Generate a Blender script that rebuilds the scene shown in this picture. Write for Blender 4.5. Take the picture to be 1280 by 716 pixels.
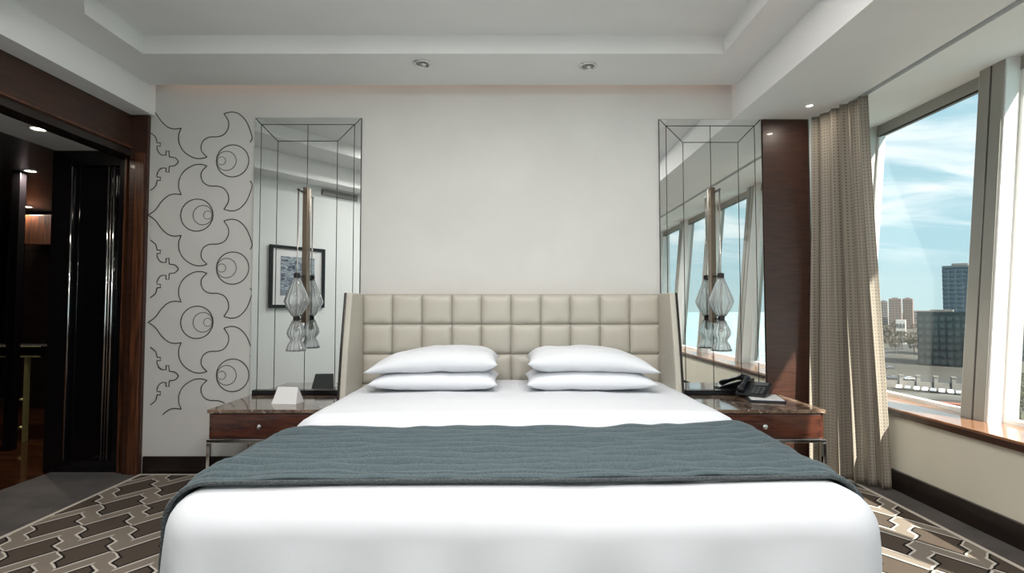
import bpy, bmesh, math, random
from mathutils import Vector, Matrix, noise

# ------------------------------------------------------------------ clear
for o in list(bpy.data.objects):
    bpy.data.objects.remove(o, do_unlink=True)
scene = bpy.context.scene
C = scene.collection
R = math.radians

# ------------------------------------------------------------------ camera
F, CXP, CYP, CAMH = 650.0, 640.0, 358.0, 1.22
PITCH = math.atan(25 / F)
cam_d = bpy.data.cameras.new('camera')
cam_d.sensor_width = 36.0
cam_d.lens = F / 1280.0 * 36.0
cam_d.clip_start = 0.02
cam_d.clip_end = 6000
cam = bpy.data.objects.new('camera', cam_d)
C.objects.link(cam)
cam.location = (0, 0, CAMH)
cam.rotation_euler = (math.pi / 2 + PITCH, 0, 0)
scene.camera = cam

# ------------------------------------------------------------------ view
vs = scene.view_settings
vs.view_transform = 'Standard'
vs.look = 'None'
vs.gamma = 1.0
vs.use_curve_mapping = False
vs.exposure = 0.44

SKY_STRENGTH = 1.0
SUN_STRENGTH = 13.0
SUN_DIR = Vector((-0.60, 0.88, -1.0))      # direction the light travels
FILL_DOWNLIGHT_W = 9.5  # base power of the fill lamps added in the tray


# ------------------------------------------------------------------ node helpers
class NT:
    def __init__(self, tree):
        self.t = tree
        self.n = tree.nodes
        self.l = tree.links

    def node(self, typ, **kw):
        nd = self.n.new(typ)
        for k, v in kw.items():
            setattr(nd, k, v)
        return nd

    def _set(self, sock, v):
        if isinstance(v, bpy.types.NodeSocket):
            self.l.new(v, sock)
        else:
            sock.default_value = v

    def math(self, op, a, b=None, c=None, clamp=False):
        nd = self.node('ShaderNodeMath', operation=op, use_clamp=clamp)
        self._set(nd.inputs[0], a)
        if b is not None:
            self._set(nd.inputs[1], b)
        if c is not None:
            self._set(nd.inputs[2], c)
        return nd.outputs[0]

    def mix(self, f, a, b):
        nd = self.node('ShaderNodeMix', data_type='RGBA')
        self._set(nd.inputs[0], f)
        for s, v in ((nd.inputs[6], a), (nd.inputs[7], b)):
            if isinstance(v, bpy.types.NodeSocket):
                self.l.new(v, s)
            else:
                s.default_value = (v[0], v[1], v[2], 1)
        return nd.outputs[2]

    def coords(self, kind='Object', scale=(1, 1, 1), rot=(0, 0, 0)):
        tc = self.node('ShaderNodeTexCoord')
        mp = self.node('ShaderNodeMapping')
        mp.inputs['Scale'].default_value = scale
        mp.inputs['Rotation'].default_value = rot
        self.l.new(tc.outputs[kind], mp.inputs['Vector'])
        return mp.outputs[0]

    def noise(self, vec, scale=5, detail=3, rough=0.5, dist=0.0):
        nd = self.node('ShaderNodeTexNoise')
        self.l.new(vec, nd.inputs['Vector'])
        nd.inputs['Scale'].default_value = scale
        nd.inputs['Detail'].default_value = detail
        nd.inputs['Roughness'].default_value = rough
        nd.inputs['Distortion'].default_value = dist
        return nd.outputs['Fac']

    def smooth(self, v, lo, hi):
        nd = self.node('ShaderNodeMapRange', interpolation_type='SMOOTHSTEP')
        self._set(nd.inputs[0], v)
        nd.inputs[1].default_value = lo
        nd.inputs[2].default_value = hi
        return nd.outputs[0]

    def bump(self, h, strength=0.3, dist=0.01):
        nd = self.node('ShaderNodeBump')
        nd.inputs['Strength'].default_value = strength
        nd.inputs['Distance'].default_value = dist
        self.l.new(h, nd.inputs['Height'])
        return nd.outputs[0]


# ------------------------------------------------------------------ world
world = bpy.data.worlds.new('sky')
scene.world = world
world.use_nodes = True
wn = NT(world.node_tree)
wn.n.clear()
tc = wn.node('ShaderNodeTexCoord')
sep = wn.node('ShaderNodeSeparateXYZ')
wn.l.new(tc.outputs['Generated'], sep.inputs[0])
zup = wn.math('MAXIMUM', sep.outputs[2], 0.0)
blue = wn.mix(wn.smooth(zup, 0.0, 0.12), (0.47, 0.63, 0.66), (0.40, 0.61, 0.69))
blue = wn.mix(wn.smooth(zup, 0.12, 0.75), blue, (0.23, 0.45, 0.62))
den = wn.math('ADD', zup, 0.22)
cmb = wn.node('ShaderNodeCombineXYZ')
wn.l.new(wn.math('DIVIDE', sep.outputs[0], den), cmb.inputs[0])
wn.l.new(wn.math('DIVIDE', sep.outputs[1], den), cmb.inputs[1])
mpn = wn.node('ShaderNodeMapping')
mpn.inputs['Scale'].default_value = (1.0, 2.6, 1)
mpn.inputs['Rotation'].default_value = (0, 0, R(38))
wn.l.new(cmb.outputs[0], mpn.inputs[0])
cl = wn.noise(mpn.outputs[0], scale=1.5, detail=6, rough=0.55, dist=0.5)
clf = wn.math('MULTIPLY', wn.smooth(cl, 0.40, 0.66), wn.smooth(zup, 0.02, 0.16))
skyc = wn.mix(wn.math('MULTIPLY', clf, 0.85), blue, (0.93, 0.96, 0.97))
bg = wn.node('ShaderNodeBackground')
wn.l.new(skyc, bg.inputs[0])
bg.inputs[1].default_value = SKY_STRENGTH
wo = wn.node('ShaderNodeOutputWorld')
wn.l.new(bg.outputs[0], wo.inputs[0])

# ------------------------------------------------------------------ sun
sd = bpy.data.lights.new('sun', 'SUN')
sd.energy = SUN_STRENGTH
sd.angle = R(0.8)
sd.color = (1.0, 0.93, 0.82)
sun = bpy.data.objects.new('sun', sd)
C.objects.link(sun)
sun.rotation_euler = SUN_DIR.to_track_quat('-Z', 'Y').to_euler()
sun.location = (8, -6, 10)


# ------------------------------------------------------------------ projection helper (pixel -> ray)
def ray(x, y):
    d = (x - CXP) / F, 1.0, -(y - CYP) / F
    c, s = math.cos(PITCH), math.sin(PITCH)
    return Vector((d[0], d[1] * c - d[2] * s, d[1] * s + d[2] * c))


def atY(x, y, Y):
    r = ray(x, y)
    return r * (Y / r.y) + Vector((0, 0, CAMH))


def atZ(x, y, Z):
    r = ray(x, y)
    return r * ((Z - CAMH) / r.z) + Vector((0, 0, CAMH))


# ------------------------------------------------------------------ materials
M = {}


def pmat(name, color, rough=0.5, metal=0.0, spec=None, coat=0.0, emit=None, estr=0.0):
    m = bpy.data.materials.new(name)
    m.use_nodes = True
    t = NT(m.node_tree)
    b = t.n['Principled BSDF']
    b.inputs['Base Color'].default_value = (*color, 1)
    b.inputs['Roughness'].default_value = rough
    b.inputs['Metallic'].default_value = metal
    if spec is not None:
        b.inputs['Specular IOR Level'].default_value = spec
    if coat:
        b.inputs['Coat Weight'].default_value = coat
        b.inputs['Coat Roughness'].default_value = 0.06
    if emit:
        b.inputs['Emission Color'].default_value = (*emit, 1)
        b.inputs['Emission Strength'].default_value = estr
    M[name] = m
    return m, t, b


def noisy(name, c1, c2, scale, rough=0.6, stretch=(1, 1, 1), lo=0.3, hi=0.7, bump=0.0, bscale=None,
          bdist=0.002, kind='Object', detail=4, **kw):
    m, t, b = pmat(name, c1, rough, **kw)
    v = t.coords(kind, stretch)
    n = t.noise(v, scale, detail)
    t.l.new(t.mix(t.smooth(n, lo, hi), c1, c2), b.inputs['Base Color'])
    if bump:
        n2 = t.noise(v, bscale or scale * 4, 3)
        t.l.new(t.bump(n2, bump, bdist), b.inputs['Normal'])
    return m, t, b


noisy('wall_paint', (0.605, 0.60, 0.575), (0.64, 0.635, 0.61), 2.0, 0.75, bump=0.08, bscale=180)
noisy('rear_paint', (0.80, 0.82, 0.81), (0.83, 0.85, 0.84), 2.0, 0.8)
noisy('ceiling_paint', (0.80, 0.80, 0.79), (0.83, 0.83, 0.82), 1.5, 0.85)
noisy('beige_paint', (0.60, 0.56, 0.46), (0.64, 0.60, 0.50), 2.0, 0.8)
noisy('dark_wood', (0.030, 0.011, 0.007), (0.055, 0.019, 0.010), 7, 0.4, stretch=(1, 1, 9), coat=0.1)
noisy('dark_wood_long', (0.026, 0.010, 0.006), (0.050, 0.019, 0.010), 7, 0.40, stretch=(9, 0.8, 9), coat=0.2)
noisy('red_wood', (0.034, 0.010, 0.007), (0.090, 0.026, 0.013), 6, 0.22, stretch=(1.2, 6, 9), coat=0.5)
noisy('sill_wood', (0.20, 0.085, 0.04), (0.36, 0.17, 0.085), 6, 0.16, stretch=(9, 1, 5), coat=0.6)
noisy('jamb_wood', (0.03, 0.011, 0.006), (0.13, 0.045, 0.018), 14, 0.4, stretch=(6, 4, 0.25))
noisy('espresso', (0.010, 0.007, 0.006), (0.020, 0.012, 0.010), 6, 0.25, stretch=(1, 1, 6))
pmat('black_lacquer', (0.006, 0.005, 0.006), 0.25)
pmat('smoked_glass', (0.004, 0.004, 0.005), 0.03, spec=0.6)
pmat('black_trim', (0.012, 0.010, 0.009), 0.4)
pmat('motif_black', (0.028, 0.024, 0.022), 0.5)
pmat('motif_grey', (0.09, 0.085, 0.08), 0.5)
pmat('chrome', (0.80, 0.80, 0.80), 0.08, 1.0)
pmat('bronze', (0.20, 0.155, 0.115), 0.3, 1.0)
pmat('nickel', (0.62, 0.58, 0.54), 0.2, 1.0)
pmat('brass', (0.50, 0.47, 0.20), 0.45, 0.7)
pmat('mirror', (0.88, 0.91, 0.90), 0.0, 1.0)
pmat('aluminium', (0.40, 0.39, 0.36), 0.45, 0.6)
pmat('white_frame', (0.85, 0.85, 0.83), 0.4)
pmat('black_rubber', (0.006, 0.006, 0.008), 0.6)
pmat('white_plastic', (0.80, 0.80, 0.80), 0.35)
pmat('black_plastic', (0.010, 0.011, 0.014), 0.28)
pmat('grey_plastic', (0.10, 0.11, 0.12), 0.35)
pmat('paper', (0.80, 0.80, 0.80), 0.6)
pmat('blue_leather', (0.02, 0.025, 0.035), 0.4)
pmat('lamp_on', (1, 1, 1), 0.3, emit=(1.0, 0.86, 0.68), estr=14.0)
pmat('lamp_fill', (1, 1, 1), 0.3, emit=(1.0, 0.95, 0.88), estr=10.0)  # glowing lens of the added fill lamps
pmat('lamp_off', (0.25, 0.25, 0.25), 0.2)
pmat('led_warm', (1, 1, 1), 0.5, emit=(1.0, 0.60, 0.44), estr=1.3)

# marble
m, t, b = pmat('marble', (0.2, 0.12, 0.08), 0.09, coat=0.4)
v = t.coords('Object')
n1 = t.noise(v, 9, 8, 0.65, 1.2)
n2 = t.noise(v, 26, 5, 0.6, 0.6)
c = t.mix(t.smooth(n1, 0.35, 0.62), (0.045, 0.024, 0.018), (0.20, 0.135, 0.092))
c = t.mix(t.smooth(n2, 0.56, 0.66), c, (0.45, 0.36, 0.28))
c = t.mix(t.smooth(n2, 0.40, 0.30), c, (0.03, 0.018, 0.014))
t.l.new(c, b.inputs['Base Color'])

# fabrics
def fabric(name, c1, c2, scale, rough=0.9, bump=0.25, bdist=0.001, sheen=0.15):
    m, t, b = pmat(name, c1, rough, spec=0.2)
    v = t.coords('Object')
    n = t.noise(v, scale, 2, 0.6)
    t.l.new(t.mix(t.smooth(n, 0.35, 0.65), c1, c2), b.inputs['Base Color'])
    t.l.new(t.bump(n, bump, bdist), b.inputs['Normal'])
    b.inputs['Sheen Weight'].default_value = sheen
    return m, t, b


fabric('cotton', (0.67, 0.69, 0.725), (0.70, 0.72, 0.755), 600, 0.85, 0.05)
fabric('throw_fabric', (0.034, 0.052, 0.060), (0.092, 0.125, 0.138), 300, 0.9, 0.15, 0.001)
fabric('throw_hem', (0.020, 0.024, 0.026), (0.10, 0.115, 0.12), 300, 0.9, 0.4, 0.002)
fabric('carpet', (0.045, 0.038, 0.034), (0.062, 0.053, 0.047), 180, 0.95, 0.6, 0.004)
mm, t, b = fabric('carpet_mottled', (0.05, 0.042, 0.037), (0.07, 0.058, 0.05), 200, 0.95, 0.6, 0.004)
v = t.coords('Object', (1, 1.6, 1))
big = t.noise(v, 2.2, 4, 0.6)
fine = t.noise(t.coords('Object'), 200, 2)
c = t.mix(t.smooth(big, 0.35, 0.65), (0.036, 0.030, 0.027), (0.085, 0.070, 0.060))
c = t.mix(t.math('MULTIPLY', fine, 0.35), c, (0.02, 0.017, 0.015))
t.l.new(c, b.inputs['Base Color'])

noisy('leather', (0.46, 0.435, 0.375), (0.495, 0.47, 0.405), 3, 0.42, bump=0.06, bscale=250)
noisy('leather_seam', (0.30, 0.275, 0.22), (0.33, 0.30, 0.24), 3, 0.6)
noisy('ground', (0.022, 0.020, 0.016), (0.055, 0.049, 0.039), 0.012, 0.95, detail=8)
noisy('asphalt', (0.022, 0.023, 0.025), (0.04, 0.04, 0.04), 0.05, 0.9)
noisy('pavement', (0.06, 0.058, 0.053), (0.10, 0.096, 0.086), 0.08, 0.9)
noisy('lawn', (0.025, 0.04, 0.016), (0.05, 0.06, 0.027), 0.12, 0.95)
noisy('twigs', (0.045, 0.036, 0.027), (0.10, 0.085, 0.065), 1.2, 0.95)
noisy('foliage', (0.02, 0.034, 0.014), (0.05, 0.065, 0.028), 1.0, 0.95)
noisy('bark', (0.07, 0.055, 0.045), (0.12, 0.10, 0.08), 3, 0.95)
noisy('concrete', (0.12, 0.118, 0.11), (0.18, 0.172, 0.16), 0.15, 0.9)
noisy('brick_red', (0.20, 0.07, 0.045), (0.26, 0.10, 0.065), 0.4, 0.9)
pmat('curtain_wall', (0.018, 0.026, 0.030), 0.15, spec=0.5)
pmat('glass_band', (0.030, 0.042, 0.048), 0.12, spec=0.6)
pmat('tower_face', (0.075, 0.105, 0.13), 0.4)
pmat('tower_window', (0.04, 0.07, 0.10), 0.15)
pmat('pale_render', (0.22, 0.20, 0.19), 0.9)
pmat('pink_render', (0.20, 0.145, 0.13), 0.9)
pmat('white_render', (0.36, 0.36, 0.35), 0.9)
pmat('dark_window', (0.09, 0.09, 0.10), 0.2)
pmat('car_white', (0.80, 0.80, 0.80), 0.25, coat=0.5)
pmat('car_silver', (0.45, 0.46, 0.48), 0.25, 0.5, coat=0.5)
pmat('car_dark', (0.05, 0.055, 0.07), 0.25, coat=0.5)
pmat('tyre', (0.015, 0.015, 0.015), 0.8)
m, t, b = pmat('water', (0.05, 0.20, 0.23), 0.22)
n = t.noise(t.coords('Object', (1, 1, 1)), 0.06, 6, 0.65)
t.l.new(t.bump(n, 0.8, 6.0), b.inputs['Normal'])
t.l.new(t.mix(t.smooth(n, 0.3, 0.7), (0.045, 0.17, 0.20), (0.09, 0.26, 0.29)), b.inputs['Base Color'])

# glossy dark timber floor of the hall
m, t, b = noisy('hall_floor', (0.022, 0.008, 0.004), (0.07, 0.024, 0.010), 3, 0.10, stretch=(1, 6, 1), coat=0.3)

# glass panes (thin sheet: see-through with a faint reflection)
def thin_glass(name, tint, refl, rough=0.0, frost=0.0):
    m = bpy.data.materials.new(name)
    m.use_nodes = True
    t = NT(m.node_tree)
    t.n.clear()
    tr = t.node('ShaderNodeBsdfTransparent')
    tr.inputs[0].default_value = (*tint, 1)
    gl = t.node('ShaderNodeBsdfGlossy')
    gl.inputs['Roughness'].default_value = rough
    lw = t.node('ShaderNodeLayerWeight')
    lw.inputs[0].default_value = 0.5
    pw = t.math('POWER', lw.outputs['Facing'], 3.0)
    f = t.math('MULTIPLY_ADD', pw, refl[1], refl[0])
    mx = t.node('ShaderNodeMixShader')
    t.l.new(f, mx.inputs[0])
    t.l.new(tr.outputs[0], mx.inputs[1])
    t.l.new(gl.outputs[0], mx.inputs[2])
    o = t.node('ShaderNodeOutputMaterial')
    res = mx.outputs[0]
    if frost:
        df = t.node('ShaderNodeBsdfTranslucent')
        df.inputs[0].default_value = (0.95, 0.96, 0.96, 1)
        d2 = t.node('ShaderNodeBsdfDiffuse')
        d2.inputs[0].default_value = (0.95, 0.96, 0.96, 1)
        ad = t.node('ShaderNodeMixShader')
        t.l.new(d2.outputs[0], ad.inputs[1])
        t.l.new(df.outputs[0], ad.inputs[2])
        m2 = t.node('ShaderNodeMixShader')
        t.l.new(t.math('MULTIPLY_ADD', pw, frost * 2.5, frost), m2.inputs[0])
        t.l.new(res, m2.inputs[1])
        t.l.new(ad.outputs[0], m2.inputs[2])
        res = m2.outputs[0]
    t.l.new(res, o.inputs[0])
    M[name] = m


thin_glass('pane_glass', (0.95, 0.97, 0.965), (0.02, 0.25))

m, t, b = pmat('fluted_glass', (0.97, 0.99, 0.99), 0.02)
b.inputs['Transmission Weight'].default_value = 0.86
b.inputs['IOR'].default_value = 1.5

# rug: staggered notched lozenges
m, t, b = pmat('rug_weave', (0.3, 0.27, 0.24), 0.95, spec=0.1)
tcn = t.node('ShaderNodeTexCoord')
sp = t.node('ShaderNodeSeparateXYZ')
t.l.new(tcn.outputs['Object'], sp.inputs[0])
wob = t.noise(tcn.outputs['Object'], 7, 3)
wob = t.math('MULTIPLY', t.math('SUBTRACT', wob, 0.5), 0.020)
rgt = t.math('GREATER_THAN', sp.outputs[0], 0.0)
X0 = t.math('ADD', t.math('MULTIPLY', t.math('ABSOLUTE', sp.outputs[0]), -1.0), wob)
X0 = t.math('ADD', X0, t.math('MULTIPLY', rgt, -0.0375))
Y0 = t.math('ADD', sp.outputs[1], t.math('MULTIPLY', wob, 1.4))
Y0 = t.math('ADD', Y0, t.math('MULTIPLY', rgt, 0.181))


def tri(x, period, amp):
    q = t.math('PINGPONG', x, period / 2)
    return t.math('MULTIPLY', t.math('SUBTRACT', t.math('MULTIPLY', q, 2.0 / period), 0.5), amp * 2)


PX, PY = 0.275, 0.61


def cell(ox, oy):
    # signed offsets inside the cell
    x = t.math('SUBTRACT', t.math('FLOORED_MODULO', t.math('ADD', X0, ox), PX), PX / 2)
    y = t.math('SUBTRACT', t.math('FLOORED_MODULO', t.math('ADD', Y0, oy), PY), PY / 2)
    # notch on the lower-left and upper-right flanks: quadrant where x*y > 0
    q = t.math('GREATER_THAN', t.math('MULTIPLY', x, y), 0.0)
    ay = t.math('ABSOLUTE', y)
    ax = t.math('ABSOLUTE', x)
    zig = tri(ay, 0.115, 0.16)
    d = t.math('ADD', t.math('DIVIDE', ax, 0.120), t.math('DIVIDE', ay, 0.175))
    return t.math('ADD', d, t.math('MULTIPLY', zig, q))


RX, RY = 2.385, -3.231
d = t.math('MINIMUM', cell(RX + PX / 2, RY + PY / 2), cell(RX, RY))
taupe = (0.235, 0.20, 0.165)
cream = (0.62, 0.575, 0.51)
c = t.mix(t.smooth(d, 0.855, 0.885), (0.085, 0.066, 0.052), (0.008, 0.007, 0.007))
c = t.mix(t.smooth(d, 0.985, 1.005), c, cream)
c = t.mix(t.smooth(d, 1.10, 1.14), c, taupe)
fn = t.noise(tcn.outputs['Object'], 300, 2)
c = t.mix(t.math('MULTIPLY', fn, 0.25), c, (0.05, 0.04, 0.035))
t.l.new(c, b.inputs['Base Color'])
t.l.new(t.bump(fn, 0.5, 0.004), b.inputs['Normal'])

# curtain: woven dots in vertical files (uses the cloth's own UVs, in metres)
m, t, b = pmat('curtain_cloth', (0.26, 0.23, 0.19), 0.85, spec=0.2)
tcn = t.node('ShaderNodeTexCoord')
sp = t.node('ShaderNodeSeparateXYZ')
t.l.new(tcn.outputs['UV'], sp.inputs[0])
u = t.math('SUBTRACT', t.math('FLOORED_MODULO', sp.outputs[0], 0.030), 0.015)
vv = t.math('SUBTRACT', t.math('FLOORED_MODULO', sp.outputs[1], 0.022), 0.011)
rr = t.math('SQRT', t.math('ADD', t.math('MULTIPLY', u, u), t.math('MULTIPLY', vv, vv)))
dot = t.smooth(rr, 0.0075, 0.0045)
wv = t.noise(tcn.outputs['Object'], 400, 2)
c = t.mix(wv, (0.23, 0.205, 0.17), (0.36, 0.325, 0.275))
c = t.mix(t.math('MULTIPLY', dot, 0.75), c, (0.11, 0.09, 0.072))
t.l.new(c, b.inputs['Base Color'])
t.l.new(t.bump(wv, 0.3, 0.002), b.inputs['Normal'])

# picture print behind the glass of the frame
m, t, b = pmat('print_ink', (0.1, 0.12, 0.16), 0.4, coat=0.5)
n = t.noise(t.coords('Generated', (1, 1, 2.2)), 3.5, 5, 0.6, 1.5)
c = t.mix(t.smooth(n, 0.35, 0.62), (0.03, 0.045, 0.085), (0.42, 0.47, 0.52))
t.l.new(c, b.inputs['Base Color'])


# ------------------------------------------------------------------ mesh helpers
def mesh_obj(name, verts, faces, mat, parent=None, smooth=False):
    me = bpy.data.meshes.new(name)
    me.from_pydata([tuple(v) for v in verts], [], faces)
    me.update()
    if smooth:
        for p in me.polygons:
            p.use_smooth = True
    o = bpy.data.objects.new(name, me)
    if mat:
        me.materials.append(M[mat] if isinstance(mat, str) else mat)
    C.objects.link(o)
    if parent:
        o.parent = parent
    return o


class MB:
    """collects shapes for ONE mesh"""
    def __init__(self):
        self.v, self.f = [], []

    def add(self, verts, faces):
        k = len(self.v)
        self.v += [tuple(q) for q in verts]
        self.f += [[i + k for i in fc] for fc in faces]
        return self

    def box(self, x0, x1, y0, y1, z0, z1):
        return self.add([(x0, y0, z0), (x1, y0, z0), (x1, y1, z0), (x0, y1, z0),
                         (x0, y0, z1), (x1, y0, z1), (x1, y1, z1), (x0, y1, z1)],
                        [(0, 3, 2, 1), (4, 5, 6, 7), (0, 1, 5, 4), (1, 2, 6, 5), (2, 3, 7, 6), (3, 0, 4, 7)])

    def prism(self, poly, z0, z1):
        n = len(poly)
        vs_ = [(p[0], p[1], z0) for p in poly] + [(p[0], p[1], z1) for p in poly]
        fs = [list(range(n))[::-1], list(range(n, 2 * n))]
        for i in range(n):
            j = (i + 1) % n
            fs.append([i, j, n + j, n + i])
        return self.add(vs_, fs)

    def yprism(self, poly, y0, y1):
        n = len(poly)
        vs_ = [(p[0], y0, p[1]) for p in poly] + [(p[0], y1, p[1]) for p in poly]
        fs = [list(range(n)), list(range(n, 2 * n))[::-1]]
        for i in range(n):
            j = (i + 1) % n
            fs.append([j, i, n + i, n + j])
        return self.add(vs_, fs)

    def tube(self, pts, r, seg=8, closed=False):
        pts = [Vector(p) for p in pts]
        n = len(pts)
        rings = []
        for i, p in enumerate(pts):
            a = pts[i - 1] if (i > 0 or closed) else p
            bq = pts[(i + 1) % n] if (i < n - 1 or closed) else p
            tdir = (bq - a)
            if tdir.length < 1e-9:
                tdir = Vector((0, 0, 1))
            tdir.normalize()
            up = Vector((0, 0, 1)) if abs(tdir.z) < 0.9 else Vector((0, 1, 0))
            s = tdir.cross(up).normalized()
            q = s.cross(tdir)
            rad = r[i] if isinstance(r, (list, tuple)) else r
            rings.append([p + (s * math.cos(2 * math.pi * k / seg) + q * math.sin(2 * math.pi * k / seg)) * rad
                          for k in range(seg)])
        k0 = len(self.v)
        for rg in rings:
            self.v += [tuple(w) for w in rg]
        for i in range(n if closed else n - 1):
            j = (i + 1) % n
            for k in range(seg):
                l = (k + 1) % seg
                self.f.append([k0 + i * seg + k, k0 + i * seg + l, k0 + j * seg + l, k0 + j * seg + k])
        if not closed:
            self.f.append([k0 + k for k in range(seg)][::-1])
            self.f.append([k0 + (n - 1) * seg + k for k in range(seg)])
        return self

    def lathe(self, prof, center=(0, 0, 0), seg=24, flute=0, amp=0.0, cap=True):
        k0 = len(self.v)
        cx, cy, cz = center
        for (r, z) in prof:
            for k in range(seg):
                a = 2 * math.pi * k / seg
                rr_ = r * (1 + amp * math.cos(flute * a)) if flute else r
                self.v.append((cx + rr_ * math.cos(a), cy + rr_ * math.sin(a), cz + z))
        for i in range(len(prof) - 1):
            for k in range(seg):
                l = (k + 1) % seg
                self.f.append([k0 + i * seg + k, k0 + i * seg + l, k0 + (i + 1) * seg + l, k0 + (i + 1) * seg + k])
        if cap:
            self.f.append([k0 + k for k in range(seg)][::-1])
            self.f.append([k0 + (len(prof) - 1) * seg + k for k in range(seg)])
        return self

    def build(self, name, mat, parent=None, smooth=False, bevel=0.0, segs=2):
        o = mesh_obj(name, self.v, self.f, mat, parent, smooth)
        bm = bmesh.new()
        bm.from_mesh(o.data)
        bmesh.ops.recalc_face_normals(bm, faces=bm.faces)
        bm.to_mesh(o.data)
        bm.free()
        if bevel:
            md = o.modifiers.new('bevel', 'BEVEL')
            md.width = bevel
            md.segments = segs
            md.limit_method = 'ANGLE'
            md.angle_limit = R(40)
        return o


def tag(o, label=None, cat=None, group=None, kind=None):
    if label:
        o['label'] = label
    if cat:
        o['category'] = cat
    if group:
        o['group'] = group
    if kind:
        o['kind'] = kind
    return o


def empty(name, loc=(0, 0, 0), rz=0.0):
    o = bpy.data.objects.new(name, None)
    o.empty_display_size = 0.1
    o.location = loc
    o.rotation_euler = (0, 0, rz)
    C.objects.link(o)
    return o


def struct(o, label, cat):
    return tag(o, label, cat, kind='structure')


def copy_tree(o, parent=None):
    c_ = o.copy()
    C.objects.link(c_)
    if parent:
        c_.parent = parent
    for ch in list(o.children):
        copy_tree(ch, c_)
    return c_


# ================================================================== THE SETTING
D = 3.86            # back wall
ZC = 2.862          # ceiling band
ZT = 2.985          # raised tray
SL, SR = 2.65, 2.62  # underside of the left / right soffits

# ---- floors
fl = MB().box(-3.40, 2.70, -2.9, 4.36, -0.1, 0.0).build('floor', 'carpet_mottled')
struct(fl, 'dark taupe mottled carpet around the patterned rug', 'floor')
fh = MB().box(-9.0, -3.40, 1.9, 8.0, -0.1, -0.003).build('floor_hall', 'hall_floor')
struct(fh, 'polished dark timber floor of the dim hall beyond the opening', 'floor')

# ---- back wall
wb = MB().box(-2.72, 2.23, D, D + 0.12, 0, 3.1)
wb.yprism([(2.21, 0), (2.90, 0), (2.90, 0.54), (3.08, 2.64), (3.08, 3.1), (2.21, 3.1)], 4.32, 4.42)
wb.box(2.21, 2.30, D, 4.38, 0, 3.1)
wb = wb.build('wall_back', 'wall_paint')
struct(wb, 'pale greige wall behind the bed with drawn flower pattern at one end', 'wall')
bb = MB().box(-2.70, 1.86, D - 0.018, D, 0, 0.125).build('baseboard_back', 'espresso', bevel=0.003)
struct(bb, 'dark espresso baseboard along the wall behind the bed', 'baseboard')

# drawn line pattern on the back wall (traced lines, laid on the wall plane)
def zp(zx, zy):
    return 170 + zx / 3.1125, 120 + zy / 3.1125


def catmull(pts, sub=6):
    out = []
    n = len(pts)
    for i in range(n - 1):
        p0 = pts[max(i - 1, 0)]; p1 = pts[i]; p2 = pts[i + 1]; p3 = pts[min(i + 2, n - 1)]
        for k in range(sub):
            s = k / sub
            out.append(tuple(0.5 * ((2 * p1[j]) + (-p0[j] + p2[j]) * s + (2 * p0[j] - 5 * p1[j] + 4 * p2[j] - p3[j]) * s * s
                                    + (-p0[j] + 3 * p1[j] - 3 * p2[j] + p3[j]) * s ** 3) for j in range(2)))
    out.append(pts[-1])
    return out


UP = [[(47, 463), (75, 443), (100, 410), (125, 388), (150, 381), (176, 384)],
      [(176, 384), (166, 355), (170, 320), (190, 290), (225, 269), (255, 266), (276, 272)],
      [(276, 272), (257, 292), (253, 312), (262, 335), (285, 349), (320, 351), (345, 362), (359, 386), (359, 412), (342, 440)],
      [(342, 440), (370, 447), (400, 440), (428, 412), (446, 370), (452, 345), (444, 330)]]
STEP = [[(165, 255), (158, 245), (148, 239), (130, 237)], [(130, 237), (128, 214), (117, 214), (117, 230), (101, 230)],
        [(101, 230), (90, 222), (82, 206)], [(82, 206), (82, 195), (95, 195), (95, 182), (82, 182)],
        [(82, 182), (76, 160), (56, 143)]]
PER = 417.0
AX = 463.0


def wall_line(pts, name, rad, mat):
    q = []
    for (zx, zy) in pts:
        px, py = zp(zx, zy)
        w = atY(px, py, D - 0.001)
        q.append((w.x, D - 0.001, w.z))
    if len(q) > 1:
        MB().tube(q, rad, 5).build(name, mat, wb, smooth=True)


def put(pts, curve, zmin, zmax):
    c_ = catmull(pts) if curve else pts
    run = []
    for p in c_:
        if zmin <= p[1] <= zmax and 46 <= p[0] <= 462:
            run.append(p)
        else:
            if len(run) > 1:
                wall_line(run, 'motif_line', 0.0037, 'motif_black')
            run = []
    if len(run) > 1:
        wall_line(run, 'motif_line', 0.0037, 'motif_black')


for k in range(-1, 3):
    off = k * PER
    for seg in UP:
        put([(x, y + off) for x, y in seg], True, 40, 1240 if k == 2 else 3000)
        if k < 2:
            put([(x, 2 * AX - y + off) for x, y in seg], True, 40, 3000)
    for i, seg in enumerate(STEP):
        if k >= 0:
            put([(x, y + off) for x, y in seg], i in (0, 2, 4), 40, 1240)
            put([(x, 2 * 255 - y + off) for x, y in seg], i in (0, 2, 4), 40, 1240)


def ring(zx, zy, r, mat, rad):
    pts = []
    ce = atY(*zp(zx, zy), D - 0.001)
    rr_ = (atY(*zp(zx + r, zy), D - 0.001) - ce).length
    for k in range(36):
        a = 2 * math.pi * k / 36
        pts.append((ce.x + rr_ * math.cos(a), D - 0.001, ce.z + rr_ * math.sin(a)))
    MB().tube(pts, rad, 5, closed=True).build('motif_ring', mat, wb, smooth=True)


for k in range(0, 2):
    for cx_, r_, m_, w_ in ((237, 63, 'motif_black', 0.0037), (260, 38, 'motif_grey', 0.0029), (279, 16, 'motif_grey', 0.0022)):
        ring(cx_, AX + k * PER, r_, m_, w_)
for k in range(0, 3):
    for cx_, r_, m_, w_ in ((376, 63, 'motif_black', 0.0037), (352, 38, 'motif_grey', 0.0029), (333, 16, 'motif_grey', 0.0022)):
        ring(cx_, 252 + k * PER, r_, m_, w_)

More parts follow.
